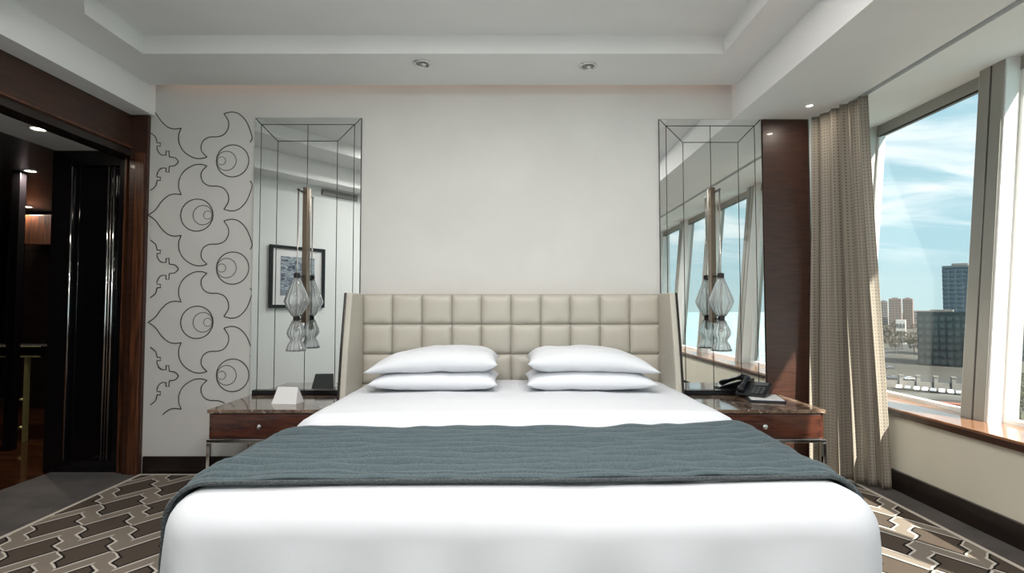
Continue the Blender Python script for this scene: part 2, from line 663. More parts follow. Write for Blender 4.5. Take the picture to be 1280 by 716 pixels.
# wood pilaster between mirror and curtain
tr = MB().box(1.872, 2.215, D - 0.02, D + 0.005, 0, 2.62).build('trim_1', 'dark_wood', bevel=0.003)
struct(tr, 'dark red-brown wood panel between the wall mirror and the curtain', 'wood panel')

# ---- diagonal rear-left wall and the walls behind the camera (seen in the mirrors)
dv = Vector((0.62, -0.785)).normalized()
nv = Vector((-dv.y, dv.x))                   # into the room
DW0 = Vector((-2.775, 2.093))


def dw(s, out=0.0):
    p = DW0 + dv * s + nv * out
    return (p.x, p.y)


s_end = (-0.65 - DW0.x) / dv.x
wd = MB().prism([dw(-0.16), dw(s_end), dw(s_end, -0.12), dw(-0.16, -0.12)], 0, 3.1).build('wall_left', 'rear_paint')
struct(wd, 'plain white diagonal wall seen in the mirror with a framed picture', 'wall')
wr = MB().box(-0.78, -0.65, -2.9, dw(s_end)[1] + 0.02, 0, 3.1).box(-0.78, 3.2, -2.95, -2.83, 0, 3.1)
wr = wr.build('wall_rear', 'rear_paint')
struct(wr, 'white walls of the room behind the camera', 'wall')
br = MB().prism([dw(-0.10, 0.0), dw(s_end, 0.0), dw(s_end, 0.015), dw(-0.10, 0.015)], 0, 0.125).build('baseboard_left', 'espresso')
struct(br, 'dark baseboard along the white diagonal wall', 'baseboard')

# ---- ceiling with raised tray and soffits
O_ = [(-2.95, D - 0.06), (1.70, D - 0.06), (1.70, -2.9), (-0.78, -2.9), (-2.95, 2.1)]
T_ = [(-2.40, 3.32), (1.375, 3.32), (1.375, -0.95), (0.62, -0.95), (-2.40, 2.86)]
cb = MB()
for i in range(5):
    j = (i + 1) % 5
    cb.add([(*O_[i], ZC), (*O_[j], ZC), (*T_[j], ZC), (*T_[i], ZC)], [(0, 1, 2, 3)])
    cb.add([(*T_[i], ZC), (*T_[j], ZC), (*T_[j], ZT), (*T_[i], ZT)], [(0, 1, 2, 3)])
cb.add([(*O_[0], ZC), (*O_[1], ZC), (*O_[1], 3.05), (*O_[0], 3.05)], [(0, 1, 2, 3)])
ce = cb.build('ceiling', 'ceiling_paint')
struct(ce, 'white ceiling with a raised tray and lower borders', 'ceiling')
MB().add([(*p, ZT) for p in T_], [(0, 1, 2, 3, 4)]).build('tray_panel', 'ceiling_paint', ce)
MB().box(-9, 3.4, -3.0, 8.0, 3.09, 3.2).build('light_block_slab', 'ceiling_paint', ce)  # unseen box added above the ceiling to stop light leaking in
SO0 = Vector((-2.685, 2.45))
so_e = SO0 + dv * ((0.0 - SO0.x) / dv.x)
MB().prism([(-2.685, D), (-2.685, 2.45), (so_e.x, so_e.y), (so_e.x, -2.88), (-0.7, -2.88), dw(s_end, -0.05), dw(-0.16, -0.05), (-2.95, 2.3), (-2.95, D)],
           SL, 3.0).build('soffit', 'ceiling_paint', ce)
MB().box(1.655, 2.31, -2.88, D, SR, 3.0).build('soffit', 'ceiling_paint', ce)
# curtain track groove and the sloping strip up to the window head
MB().box(2.29, 2.375, -2.88, 4.34, SR + 0.035, SR + 0.06).build('track_groove', 'concrete', ce)
MB().yprism([(2.365, SR + 0.005), (3.10, 2.735), (3.10, 3.0), (2.365, 3.0)], -2.88, 4.34).build('window_soffit', 'ceiling_paint', ce)
MB().box(2.30, 2.37, D, 4.34, SR, SR + 0.03).build('track_end', 'ceiling_paint', ce)

# warm LED line hidden in the slot above the back wall
led = MB().box(-2.6, 1.6, D - 0.05, D - 0.03, 2.955, 2.965).build('led_strip', 'led_warm')
tag(led, 'warm light strip in the ceiling slot above the bed wall', 'light strip')

# ---- portal on the left: header, passage, dark hall
hd = MB().box(-2.96, -2.845, 2.25, D + 0.02, 2.385, SL + 0.01)
hd = hd.build('wall_portal', 'dark_wood_long')
struct(hd, 'dark brown wood beam over the opening to the hall', 'beam')
MB().box(-2.965, -2.835, 2.25, D + 0.02, 2.335, 2.385).build('moulding', 'espresso', hd, bevel=0.006)
MB().box(-2.838, -2.828, 2.25, D - 0.02, 2.395, 2.41).build('bead', 'jamb_wood', hd)
jm = MB().box(-2.845, -2.715, D - 0.03, D + 0.10, 0, SL)
jm = jm.build('trim_2', 'dark_wood', bevel=0.002)
struct(jm, 'dark wood jamb where the patterned wall meets the opening', 'jamb')
MB().box(-2.795, -2.725, D - 0.045, D - 0.028, 0.0, 2.36).build('casing', 'jamb_wood', jm, bevel=0.004)
MB().box(-2.895, -2.88, D - 0.01, D + 0.02, 0.0, 2.36).build('bead', 'jamb_wood', jm)
# passage lining
pl = MB().box(-3.45, -2.94, 2.20, D + 0.16, 2.395, 2.5)
pl = pl.build('ceiling_passage', 'rear_paint')
struct(pl, 'grey passage ceiling with a small downlight', 'ceiling')
pj = MB().box(-3.45, -2.82, 2.06, 2.24, 0, 2.6).build('trim_3', 'dark_wood')
struct(pj, 'dark wood near jamb of the opening', 'jamb')

# partition with smoked glass panel
dr = empty('door_1', (-3.15, D + 0.04, 0))
struct(dr, 'black framed smoked glass partition beside the opening', 'partition')
yA, yB = -0.02, 0.06


def dbox(name, x0, x1, z0, z1, mat, y0=yA, y1=yB, bevel=0.003):
    return MB().box(x0 + 3.15, x1 + 3.15, y0, y1, z0, z1).build(name, mat, dr, bevel=bevel)


dbox('stile', -3.46, -3.315, 0, 2.395, 'black_lacquer')
dbox('stile', -2.955, -2.84, 0, 2.395, 'black_lacquer')
dbox('top_rail', -3.315, -2.955, 2.28, 2.395, 'black_lacquer')
dbox('bottom_rail', -3.315, -2.955, 0, 0.085, 'black_lacquer')
dbox('glass_panel', -3.315, -2.955, 0.085, 2.28, 'smoked_glass', 0.01, 0.03, 0)
for cx_, rr_, m_ in ((-3.306, 0.009, 'chrome'), (-3.030, 0.009, 'chrome'), (-2.986, 0.009, 'chrome'), (-3.009, 0.005, 'nickel')):
    MB().tube([(cx_ + 3.15, -0.022, 0.09), (cx_ + 3.15, -0.022, 2.27)], rr_, 12).build('chrome_strip', m_, dr, smooth=True)

# hall box
hw = MB().box(-9.0, -3.45, 6.9, 7.0, 0, 2.6).box(-9.0, -8.9, 1.9, 7, 0, 2.6).box(-9.0, -2.95, 1.9, 2.05, 0, 2.6)
hw.box(-3.46, -3.34, D + 0.1, 7.0, 0, 2.6)
hw = hw.build('wall_hall', 'espresso')
struct(hw, 'dark panelled walls of the hall', 'wall')
hc = MB().box(-9.0, -3.44, 1.9, 7.0, 2.395, 2.5).build('ceiling_hall', 'grey_plastic')
struct(hc, 'dim grey ceiling of the hall with small downlights', 'ceiling')


def hall_panel(px0, px1, Y, z0, z1, mat, label, cat, name, thick=0.05):
    a = atY(px0, 400, Y).x
    b_ = atY(px1, 400, Y).x
    o = MB().box(a, b_, Y, Y + thick, z0, z1).build(name, mat, bevel=0.004)
    return o


p1 = hall_panel(8, 19, 4.45, 0, 2.395, 'black_lacquer', '', '', 'trim_4', 0.06)
struct(p1, 'black lacquered post at the edge of the hall', 'post')
p3 = hall_panel(27, 67, 6.1, 1.95, 2.30, 'jamb_wood', '', '', 'trim_6', 0.08)
struct(p3, 'brown wood transom panel deep in the hall', 'panel')
p2 = hall_panel(28, 66, 6.4, 0, 2.38, 'espresso', '', '', 'door_2', 0.06)
struct(p2, 'dark brown closed door at the end of the hall', 'door')
hm = empty('hall_mirror', (atY(2, 400, 5.6).x, 5.6, 0.5))
tag(hm, 'bright strip of a framed mirror in the hall at the left picture edge', 'mirror')
MB().box(-0.25, 0.02, 0, 0.03, 0, 1.9).build('mirror_glass', 'mirror', hm)
MB().box(0.02, 0.06, -0.02, 0.03, -0.03, 1.93).build('frame', 'chrome', hm)

# brass edged console in the hall
hx = atZ(31, 552, 0)
ct = empty('console_table', (hx.x, hx.y, 0))
tag(ct, 'black topped table with greenish brass edges and slim leg in the hall', 'table')
zt = atY(40, 432, hx.y).z
zb = atY(40, 446, hx.y).z
MB().box(-0.60, 0.12, -0.02, 0.35, zb + 0.008, zt - 0.008).build('table_top', 'black_lacquer', ct)
MB().box(-0.61, 0.13, -0.03, -0.018, zt - 0.010, zt).box(-0.61, 0.13, -0.03, -0.018, zb, zb + 0.010).build('brass_edge', 'brass', ct)
for lx in (-0.012, -0.55):
    MB().box(lx, lx + 0.03, -0.02, 0.01, 0, zb).build('leg', 'brass', ct)
for kz in (0.13, 0.38):
    MB().lathe([(0.012, -0.012), (0.022, 0), (0.012, 0.012)], (-0.03, -0.01, kz), 10).build('knob', 'brass', ct, smooth=True)

# ---- right wall: sill wall, window piers, panes
LEAN = 0.090


def lx(x, z):
    return x + LEAN * (z - 0.54)


wl = MB().box(2.57, 3.0, -2.9, 4.34, 0, 0.49).build('wall_right', 'beige_paint')
struct(wl, 'low beige wall under the windows', 'wall')
b3 = MB().box(2.548, 2.572, -2.85, 4.32, 0, 0.13).build('baseboard_right', 'espresso', bevel=0.003)
struct(b3, 'tall dark baseboard below the window wall', 'baseboard')
sl = MB().box(2.555, 2.99, -2.88, 4.34, 0.500, 0.540).build('trim_5', 'sill_wood', bevel=0.004)
struct(sl, 'glossy brown wood window sill', 'window sill')
MB().box(2.545, 2.556, -2.88, 4.34, 0.492, 0.528).build('sill_edge', 'dark_wood_long', sl)


def lean_box(mb, x0, x1, y0, y1, z0, z1):
    mb.add([(lx(x0, z0), y0, z0), (lx(x1, z0), y0, z0), (lx(x1, z0), y1, z0), (lx(x0, z0), y1, z0),
            (lx(x0, z1), y0, z1), (lx(x1, z1), y0, z1), (lx(x1, z1), y1, z1), (lx(x0, z1), y1, z1)],
           [(0, 3, 2, 1), (4, 5, 6, 7), (0, 1, 5, 4), (1, 2, 6, 5), (2, 3, 7, 6), (3, 0, 4, 7)])
    return mb


PIERS = [3.095, 1.15, -0.20, -1.50]
PW = 0.165
for i, y0 in enumerate(PIERS):
    e = empty('trim_%d' % (10 + i), (0, 0, 0))
    struct(e, ['grey metal window post with a black groove nearest the curtain', 'second grey window post, seen in the mirror',
               'third grey window post, seen in the mirror', 'last grey window post, seen in the mirror'][i], 'window post')
    lean_box(MB(), 2.785, 2.99, y0, y0 + PW * 0.46, 0.54, 2.80).build('post_half', 'aluminium', e, bevel=0.002)
    lean_box(MB(), 2.785, 2.99, y0 + PW * 0.54, y0 + PW, 0.54, 2.80).build('post_half', 'aluminium', e, bevel=0.002)
    lean_box(MB(), 2.81, 2.98, y0 + PW * 0.44, y0 + PW * 0.56, 0.54, 2.80).build('groove', 'black_rubber', e)
    for s, yy in ((-1, y0), (1, y0 + PW)):
        a, b_ = (yy - 0.012, yy) if s < 0 else (yy, yy + 0.012)
        lean_box(MB(), 2.795, 2.93, a, b_, 0.54, 2.78).build('reveal_panel', 'white_frame', e)

BAYS = [(PIERS[0] + PW + 0.012, 4.32), (PIERS[1] + PW + 0.012, PIERS[0] - 0.012), (PIERS[2] + PW + 0.012, PIERS[1] - 0.012),
        (PIERS[3] + PW + 0.012, PIERS[2] - 0.012), (-2.83, PIERS[3] - 0.012)]
WL = ['leaning window pane beside the curtain with a view of office blocks', 'leaning window at the right picture edge',
      'window bay beside the camera, seen in the mirror', 'wide window bay behind the camera, seen in the mirror',
      'last window bay at the rear wall']
for i, (ya, yb) in enumerate(BAYS):
    w = empty('window_%d' % (i + 1), (0, 0, 0))
    struct(w, WL[i], 'window')
    gx0, gx1 = 2.885, 2.935
    lean_box(MB(), gx0 - 0.01, gx1, ya, yb, 2.645, 2.78).build('head_rail', 'aluminium', w)
    lean_box(MB(), gx0, gx1, ya, yb, 0.54, 0.565).build('bottom_rail', 'white_frame', w)
    lean_box(MB(), gx0, gx1, ya, ya + 0.022, 0.565, 2.645).build('frame_stile', 'white_frame', w)
    lean_box(MB(), gx0, gx1, yb - 0.022, yb, 0.565, 2.645).build('frame_stile', 'white_frame', w)
    lean_box(MB(), gx0 + 0.02, gx0 + 0.026, ya + 0.02, yb - 0.02, 0.56, 2.65).build('pane', 'pane_glass', w)
    lean_box(MB(), gx0 - 0.004, gx0 + 0.004, ya + 0.022, yb - 0.022, 2.636, 2.647).build('gasket', 'black_rubber', w)

# ================================================================== LIGHT FITTINGS
def downlight(x, y, z, label, on, power=0.0, color=(1, 0.9, 0.78), group=None, r=0.045):
    e = empty('downlight', (x, y, z))
    tag(e, label, 'downlight', group)
    MB().lathe([(r, -0.001), (r * 1.35, -0.001), (r * 1.38, -0.006), (r * 1.05, -0.010), (r, -0.001)], (0, 0, 0), 24, cap=False).build('trim_ring', 'chrome' if not on else 'white_plastic', e, smooth=True)
    MB().lathe([(0.001, -0.004), (r * 0.98, -0.003)], (0, 0, 0), 24, cap=False).build('lens', {0: 'lamp_off', 1: 'lamp_on', 2: 'lamp_fill'}[on], e)
    if not on:
        MB().lathe([(r * 0.35, -0.004), (r * 0.42, -0.012), (r * 0.1, -0.016)], (r * 0.15, 0, 0), 16).build('bulb', 'chrome', e, smooth=True)
    if power:
        ld = bpy.data.lights.new('downlight_lamp', 'AREA')
        ld.shape = 'DISK'
        ld.size = r * 2
        ld.energy = power
        ld.color = color
        lo = bpy.data.objects.new('downlight_lamp', ld)
        lo.location = (0, 0, -0.02)
        lo.parent = e
        C.objects.link(lo)
    return e


q = atZ(528, 79, ZC); downlight(q.x, q.y, ZC, 'unlit chrome ceiling downlight above the left pillows', 0)
q = atZ(735, 82, ZC); downlight(q.x, q.y, ZC, 'unlit chrome ceiling downlight above the right pillows', 0)
q = atZ(1012, 131, SR); downlight(q.x, q.y, SR, 'small lit downlight in the lower ceiling beside the curtain', 1, 1.0, r=0.022)
q = atZ(48, 160, 2.395); downlight(q.x, q.y, 2.395, 'lit downlight in the passage ceiling of the opening', 1, 0.8, r=0.04)
q = atZ(38, 213, 2.395); downlight(q.x, q.y, 2.395, 'nearer lit downlight in the dark hall ceiling', 1, 16.0, r=0.04)
q = atZ(35, 258, 2.395); downlight(q.x, q.y, 2.395, 'farther lit downlight in the dark hall ceiling', 1, 8.0, r=0.04)
fill_grid = [(-1.25, 1.9, 0.95), (-0.4, 2.1, 1.2), (0.6, 2.1, 1.2), (-0.5, 0.9, 0.8), (0.2, 0.9, 0.5), (0.95, 0.9, 0.5), (0.2, -0.1, 2.0), (1.0, -0.1, 2.0), (0.9, -0.75, 2.6)]  # lamps added to brighten the interior, mostly outside the view
for (x, y, k) in fill_grid:
    downlight(x, y, ZT, 'added fill downlight in the ceiling tray above the bed foot', 2, FILL_DOWNLIGHT_W * k, (1, 0.97, 0.94), 'added fill downlights', 0.06)

# ================================================================== MIRRORS AND SCONCES
def wall_mirror(xc, w, ztop, zbot, label):
    e = empty('wall_mirror', (xc, D, zbot))
    tag(e, label, 'mirror', 'wall mirrors beside the bed')
    h = ztop - zbot
    hw_ = w / 2
    MB().box(-hw_, hw_, -0.012, 0, 0, h).build('backing', 'black_trim', e)
    MB().box(-hw_ + 0.03, hw_ - 0.03, -0.045, -0.012, 0.0, 0.038).build('base_strip', 'black_lacquer', e)
    g = 0.003
    a1, a2 = 0.052, 0.052 + 0.125
    y0, y1 = -0.018, -0.012

    def piece(poly, nm):
        MB().yprism(poly, y0, y1).build(nm, 'mirror', e)
    # outer strips (mitred at the top)
    piece([(-hw_ + g, g), (-hw_ + a1 - g, g), (-hw_ + a1 - g, h - a1 - g), (-hw_ + g, h - 2 * g)], 'outer_strip')
    piece([(hw_ - a1 + g, g), (hw_ - g, g), (hw_ - g, h - 2 * g), (hw_ - a1 + g, h - a1 - g)], 'outer_strip')
    piece([(-hw_ + a1 + 0.001, h - a1 + g), (hw_ - a1 - 0.001, h - a1 + g), (hw_ - 3 * g, h - g), (-hw_ + 3 * g, h - g)], 'outer_strip')
    # middle strips
    piece([(-hw_ + a1 + g, g), (-hw_ + a2 - g, g), (-hw_ + a2 - g, h - a2 - g), (-hw_ + a1 + g, h - a1 - 2 * g)], 'middle_strip')
    piece([(hw_ - a2 + g, g), (hw_ - a1 - g, g), (hw_ - a1 - g, h - a1 - 2 * g), (hw_ - a2 + g, h - a2 - g)], 'middle_strip')
    piece([(-hw_ + a2, h - a2 + g), (-g, h - a2 + g), (-g, h - a1 - g), (-hw_ + a1 + 3 * g, h - a1 - g)], 'middle_strip')
    piece([(g, h - a2 + g), (hw_ - a2, h - a2 + g), (hw_ - a1 - 3 * g, h - a1 - g), (g, h - a1 - g)], 'middle_strip')
    # centre panels
    piece([(-hw_ + a2 + g, g), (-g, g), (-g, h - a2 - g), (-hw_ + a2 + g, h - a2 - g)], 'centre_panel')
    piece([(g, g), (hw_ - a2 - g, g), (hw_ - a2 - g, h - a2 - g), (g, h - a2 - g)], 'centre_panel')
    return e


wall_mirror(-1.526, 0.80, 2.632, 0.572, 'tall wall mirror with black seams beside the flower-patterned wall')
wall_mirror(1.482, 0.765, 2.622, 0.572, 'tall wall mirror with black seams reflecting the windows')


def sconce(xc, side, label):
    e = empty('wall_sconce', (xc, D - 0.018, 0))
    tag(e, label, 'wall lamp', 'glass wall sconces')
    # vertical bar standing on the mirror face
    MB().box(-0.019, 0.019, -0.032, 0, 1.10, 2.10).build('bar', 'bronze', e, bevel=0.003)
    ry, rx = -0.135, side * 0.008
    for (z, th, m_) in ((2.06, 0.006, 'black_trim'), (1.44, 0.007, 'black_trim'), (1.13, 0.007, 'black_trim')):
        MB().box(rx - th, rx + th, ry - 0.01, -0.03, z - th, z + th).build('bracket', m_, e)
    MB().tube([(rx, ry, 2.06), (rx, ry, 1.05)], 0.005, 10).build('rod', 'nickel', e, smooth=True)
    for z in (1.442, 1.135):
        MB().lathe([(0.020, -0.016), (0.023, -0.013), (0.023, 0.013), (0.020, 0.016)], (rx, ry, z), 18).build('collar', 'black_trim', e, smooth=False)
    up = [(0.022, 1.425), (0.028, 1.405), (0.045, 1.36), (0.068, 1.30), (0.080, 1.262), (0.080, 1.252), (0.066, 1.215), (0.044, 1.175), (0.028, 1.15)]
    lo = [(0.028, 1.12), (0.040, 1.09), (0.056, 1.05), (0.060, 1.030), (0.054, 1.012), (0.036, 0.985), (0.036, 0.975), (0.050, 0.955), (0.060, 0.925), (0.064, 0.905)]
    for nm, pr in (('upper_glass', up), ('lower_glass', lo)):
        o = MB().lathe(pr, (rx, ry, 0), 96, flute=14, amp=0.07, cap=False).build(nm, 'fluted_glass', e, smooth=True)
        sm = o.modifiers.new('thickness', 'SOLIDIFY')
        sm.thickness = 0.004
    MB().lathe([(0.004, 1.12), (0.016, 1.11), (0.016, 1.05), (0.004, 1.04)], (rx, ry, 0), 12).build('lamp_holder', 'nickel', e, smooth=True)
    return e


sconce(-1.526, -1, 'fluted glass sconce on a bronze bar over the white card')
sconce(1.482, 1, 'fluted glass sconce on a bronze bar over the telephone')

# framed picture and vent on the diagonal wall (visible in the left mirror)
ang = math.atan2(dv.y, dv.x)
pc = DW0 + dv * 0.49
pic = empty('framed_picture', (pc.x + nv.x * 0.002, pc.y + nv.y * 0.002, 1.205), ang)
tag(pic, 'black framed picture with white mat, seen in the mirror', 'picture')
W2, HH = 0.335, 0.70
for (x0, x1, z0, z1) in ((-W2, W2, 0, 0.035), (-W2, W2, HH - 0.035, HH), (-W2, -W2 + 0.035, 0.035, HH - 0.035), (W2 - 0.035, W2, 0.035, HH - 0.035)):
    MB().box(x0, x1, 0, 0.03, z0, z1).build('frame', 'black_lacquer', pic)
MB().box(-W2 + 0.035, W2 - 0.035, 0.001, 0.012, 0.035, HH - 0.035).build('mat', 'paper', pic)
MB().box(-W2 + 0.13, W2 - 0.13, 0.012, 0.015, 0.14, HH - 0.12).build('print', 'print_ink', pic)
vc = DW0 + dv * 1.03
ven = empty('air_vent', (vc.x, vc.y, 2.56), ang)
tag(ven, 'grey slotted air vent high on the wall in the mirror', 'vent')
MB().box(-0.25, 0.25, 0, 0.012, 0, 0.075).build('frame', 'grey_plastic', ven)
for k in range(4):
    MB().box(-0.24, 0.24, 0.012, 0.02, 0.008 + k * 0.017, 0.016 + k * 0.017).build('slat', 'aluminium', ven)

# ================================================================== BED
bed = empty('bed', (0, 0, 0))
tag(bed, 'king-size bed with winged cream leather headboard in square panels', 'bed')
MB().box(-1.00, 1.04, 1.66, 3.66, 0.06, 0.33).build('base', 'espresso', bed, bevel=0.02)
MB().box(-1.00, 1.04, 1.64, 3.66, 0.33, 0.635).build('mattress', 'cotton', bed, bevel=0.05, segs=4)
for (x, y) in ((-0.9, 1.75), (0.94, 1.75), (-0.9, 3.55), (0.94, 3.55)):
    MB().lathe([(0.03, 0.0105 if y > 2 else 0.0), (0.035, 0.06)], (x, y, 0), 12).build('leg', 'black_trim', bed)
HBY = 3.745
hb = MB().box(-1.09, 1.075, HBY, D - 0.03, 0.10, 1.308).build('headboard', 'leather_seam', bed, bevel=0.006)
# padded squares
PSZ = 0.2135
N = 8
vs_, fs_ = [], []
for j in range(N + 1):
    for i in range(N + 1):
        u = i / N * 2 - 1
        v_ = j / N * 2 - 1
        bul = ((1 - abs(u) ** 3.5) * (1 - abs(v_) ** 3.5)) ** 0.6
        vs_.append((u * (PSZ / 2 - 0.0012), -0.005 - 0.019 * bul, v_ * (PSZ / 2 - 0.0012)))
for j in range(N):
    for i in range(N):
        a = j * (N + 1) + i
        fs_.append((a, a + 1, a + N + 2, a + N + 1))
k0 = len(vs_)
# closing rim back to the board
rim = [i for i in range(N + 1)] + [(j + 1) * (N + 1) - 1 for j in range(1, N + 1)] + \
      [N * (N + 1) + i for i in range(N - 1, -1, -1)] + [j * (N + 1) for j in range(N - 1, 0, -1)]
for r_ in rim:
    p = vs_[r_]
    vs_.append((p[0], 0.0, p[2]))
for q_ in range(len(rim)):
    q2 = (q_ + 1) % len(rim)
    fs_.append((rim[q2], rim[q_], k0 + q_, k0 + q2))
first = None
for row in range(5):
    for col in range(10):
        x = -1.0745 + PSZ * (col + 0.5)
        z = 1.305 - PSZ * (row + 0.5)
        if first is None:
            first = mesh_obj('padded_panel', vs_, fs_, 'leather', hb, smooth=True)
            o = first
        else:
            o = first.copy()
            C.objects.link(o)
        o.location = (x, HBY, z)
# wings: side panels reaching forward, deeper near the floor
for s, xb in ((-1, -1.09), (1, 1.075)):
    t0, t1 = (xb - 0.018, xb + 0.022) if s < 0 else (xb - 0.022, xb + 0.018)
    prof = [(D - 0.03, 0.05), (D - 0.03, 1.312), (3.475, 1.312), (3.40, 0.95), (3.35, 0.62), (3.32, 0.05)]
    vsw = [(t0, y, z) for y, z in prof] + [(t1, y, z) for y, z in prof]
    n = len(prof)
    fsw = [list(range(n)), list(range(n, 2 * n))[::-1]] + [[i, n + i, n + (i + 1) % n, (i + 1) % n] for i in range(n)]
    w = MB().add(vsw, fsw).build('wing', 'leather', bed, bevel=0.010, segs=3)
    ex0, ex1 = (t0 - 0.014, t0) if s < 0 else (t1, t1 + 0.014)
    vsw = [(ex0, y, z) for y, z in prof] + [(ex1, y, z) for y, z in prof]
    MB().add(vsw, fsw).build('side_panel', 'espresso', w, bevel=0.003)
lg = MB().box(-1.05, 1.05, D - 0.024, D - 0.016, 1.255, 1.265).build('led_strip', 'led_warm')
tag(lg, 'warm light strip tucked behind the headboard', 'light strip')


def wrap(sx, sy, cx, wx, yf, r, top):
    dx = max(abs(sx - cx) - wx, 0.0)
    dy = max(yf - sy, 0.0)
    d_ = math.hypot(dx, dy)
    bx = min(max(sx, cx - wx), cx + wx)
    by = max(sy, yf)
    if d_ < 1e-9:
        return Vector((sx, sy, top)), Vector((0, 0, 1))
    nx = math.copysign(dx / d_, sx - cx) if dx > 0 else 0.0
    ny = -dy / d_
    if d_ < r * math.pi / 2:
        a = d_ / r
        off, drop = r * math.sin(a), r * (1 - math.cos(a))
        nrm = Vector((nx * math.sin(a), ny * math.sin(a), math.cos(a)))
    else:
        ex = d_ - r * math.pi / 2
        off, drop = r + ex * 0.05, r + ex
        nrm = Vector((nx, ny, 0.0))
    return Vector((bx + nx * off, by + ny * off, top - drop)), nrm


BCX, BWX, BYF, BR, BTOP = 0.03, 0.960, 1.625, 0.115, 0.665


def sst(a, b_, x):
    s = min(max((x - a) / (b_ - a), 0), 1)
    return s * s * (3 - 2 * s)


def cloth(name, mat, xs, ys_of, nrows, disp, thick, off):
    nx_ = len(xs)
    vv_, ff_ = [], []
    for j in range(nrows):
        tj = j / (nrows - 1)
        for i, sx in enumerate(xs):
            sy = ys_of(sx, tj)
            p, nr = wrap(sx, sy, BCX, BWX, BYF, BR, BTOP)
            p = p + nr * (off + disp(sx, sy, tj, p))
            vv_.append(p)
    for j in range(nrows - 1):
        for i in range(nx_ - 1):
            a = j * nx_ + i
            ff_.append((a, a + nx_, a + nx_ + 1, a + 1))
    o = mesh_obj(name, vv_, ff_, mat, None, smooth=True)
    if thick:
        md = o.modifiers.new('thickness', 'SOLIDIFY')
        md.thickness = thick
        md.offset = -1.0
    return o


def lin(a, b_, n):
    return [a + (b_ - a) * i / (n - 1) for i in range(n)]


def duvet_disp(sx, sy, tj, p):
    z = 0.006 * noise.noise(Vector((sx * 2.2, sy * 2.2, 1.3))) + 0.004 * noise.noise(Vector((sx * 5, sy * 6, 4.1)))
    z += 0.010 * (1 - min(abs(sx - BCX) / 1.0, 1.0) ** 2)
    # turned-back double layer towards the pillows
    fold = 2.56 + 0.02 * math.sin(sx * 2.1)
    z += 0.034 * sst(fold - 0.004, fold + 0.012, sy) ** 0.6
    # soft vertical folds in the hanging sides
    hang = max(0.0, BTOP - BR - p.z)
    z += hang * 0.06 * math.sin((sy if abs(sx - BCX) > BWX else sx) * 17 + 2 * noise.noise(Vector((sx, sy * 2, 0))))
    return z


dv_o = cloth('duvet', 'cotton', lin(BCX - BWX - 0.50, BCX + BWX + 0.50, 110), lambda sx, tj: 3.66 + (BYF - 0.52 - 3.66) * tj, 300, duvet_disp, 0.02, 0.0)
tag(dv_o, 'smooth white duvet turned back at the pillows, hanging over the bed foot', 'duvet')


def throw_y(sx, tj):
    xn = (sx - BCX)
    back = 2.262 + (0.045 * xn * xn if xn < 0 else 0.17 * xn * xn)
    front = 1.610 + (0.0 if xn < 0 else 0.065 * xn * xn)
    return back + (front - back) * tj


NR = 9


def throw_disp(sx, sy, tj, p):
    if tj < 0.90:
        ph = tj / 0.90 * NR
        base = abs(math.sin(math.pi * ph)) ** 0.7
    else:
        base = 0.55
    if abs(tj - 0.955) < 0.012:
        base = 0.1
    wr_ = 0.004 * noise.noise(Vector((sx * 9, sy * 14, 7.7))) + 0.003 * noise.noise(Vector((sx * 3.0 + sy * 4, sy * 3, 2.2)))
    edge = min(1.0, tj / 0.02, (1 - tj) / 0.012)
    z = 0.017 * base * (1 + 0.35 * noise.noise(Vector((sx * 4, tj * 9, 3.3)))) + wr_ * 2.2 + 0.004 * edge
    z += 0.010 * (1 - min(abs(sx - BCX) / 1.0, 1.0) ** 2)
    return z


th = cloth('bed_throw', 'throw_fabric', lin(BCX - BWX - 0.52, BCX + BWX + 0.19, 120), throw_y, 230, throw_disp, 0.010, 0.016)
tag(th, 'quilted grey-green bed throw across the foot of the bed', 'throw')


def hem(sign):
    pts = []
    for sx in lin(BCX - BWX - 0.52, BCX + BWX + 0.19, 90):
        sy = throw_y(sx, 1.0) - 0.003
        p, nr = wrap(sx, sy, BCX, BWX, BYF, BR, BTOP)
        pts.append(p + nr * (0.018 + 0.010 * (1 - min(abs(sx - BCX), 1.0) ** 2)))
    return pts


MB().tube(hem(1), 0.007, 6).build('hem', 'throw_hem', th, smooth=True)
for q_ in list(range(1, NR + 1)) + [NR + 0.62]:
    tq = 0.90 * q_ / NR
    pts = []
    for sx in lin(BCX - BWX - 0.50, BCX + BWX + 0.17, 130):
        sy = throw_y(sx, tq)
        p, nr = wrap(sx, sy, BCX, BWX, BYF, BR, BTOP)
        pts.append(p + nr * (0.0165 + throw_disp(sx, sy, tq, p)))
    MB().tube(pts, 0.0034, 5).build('stitch_line', 'throw_hem', th, smooth=True)


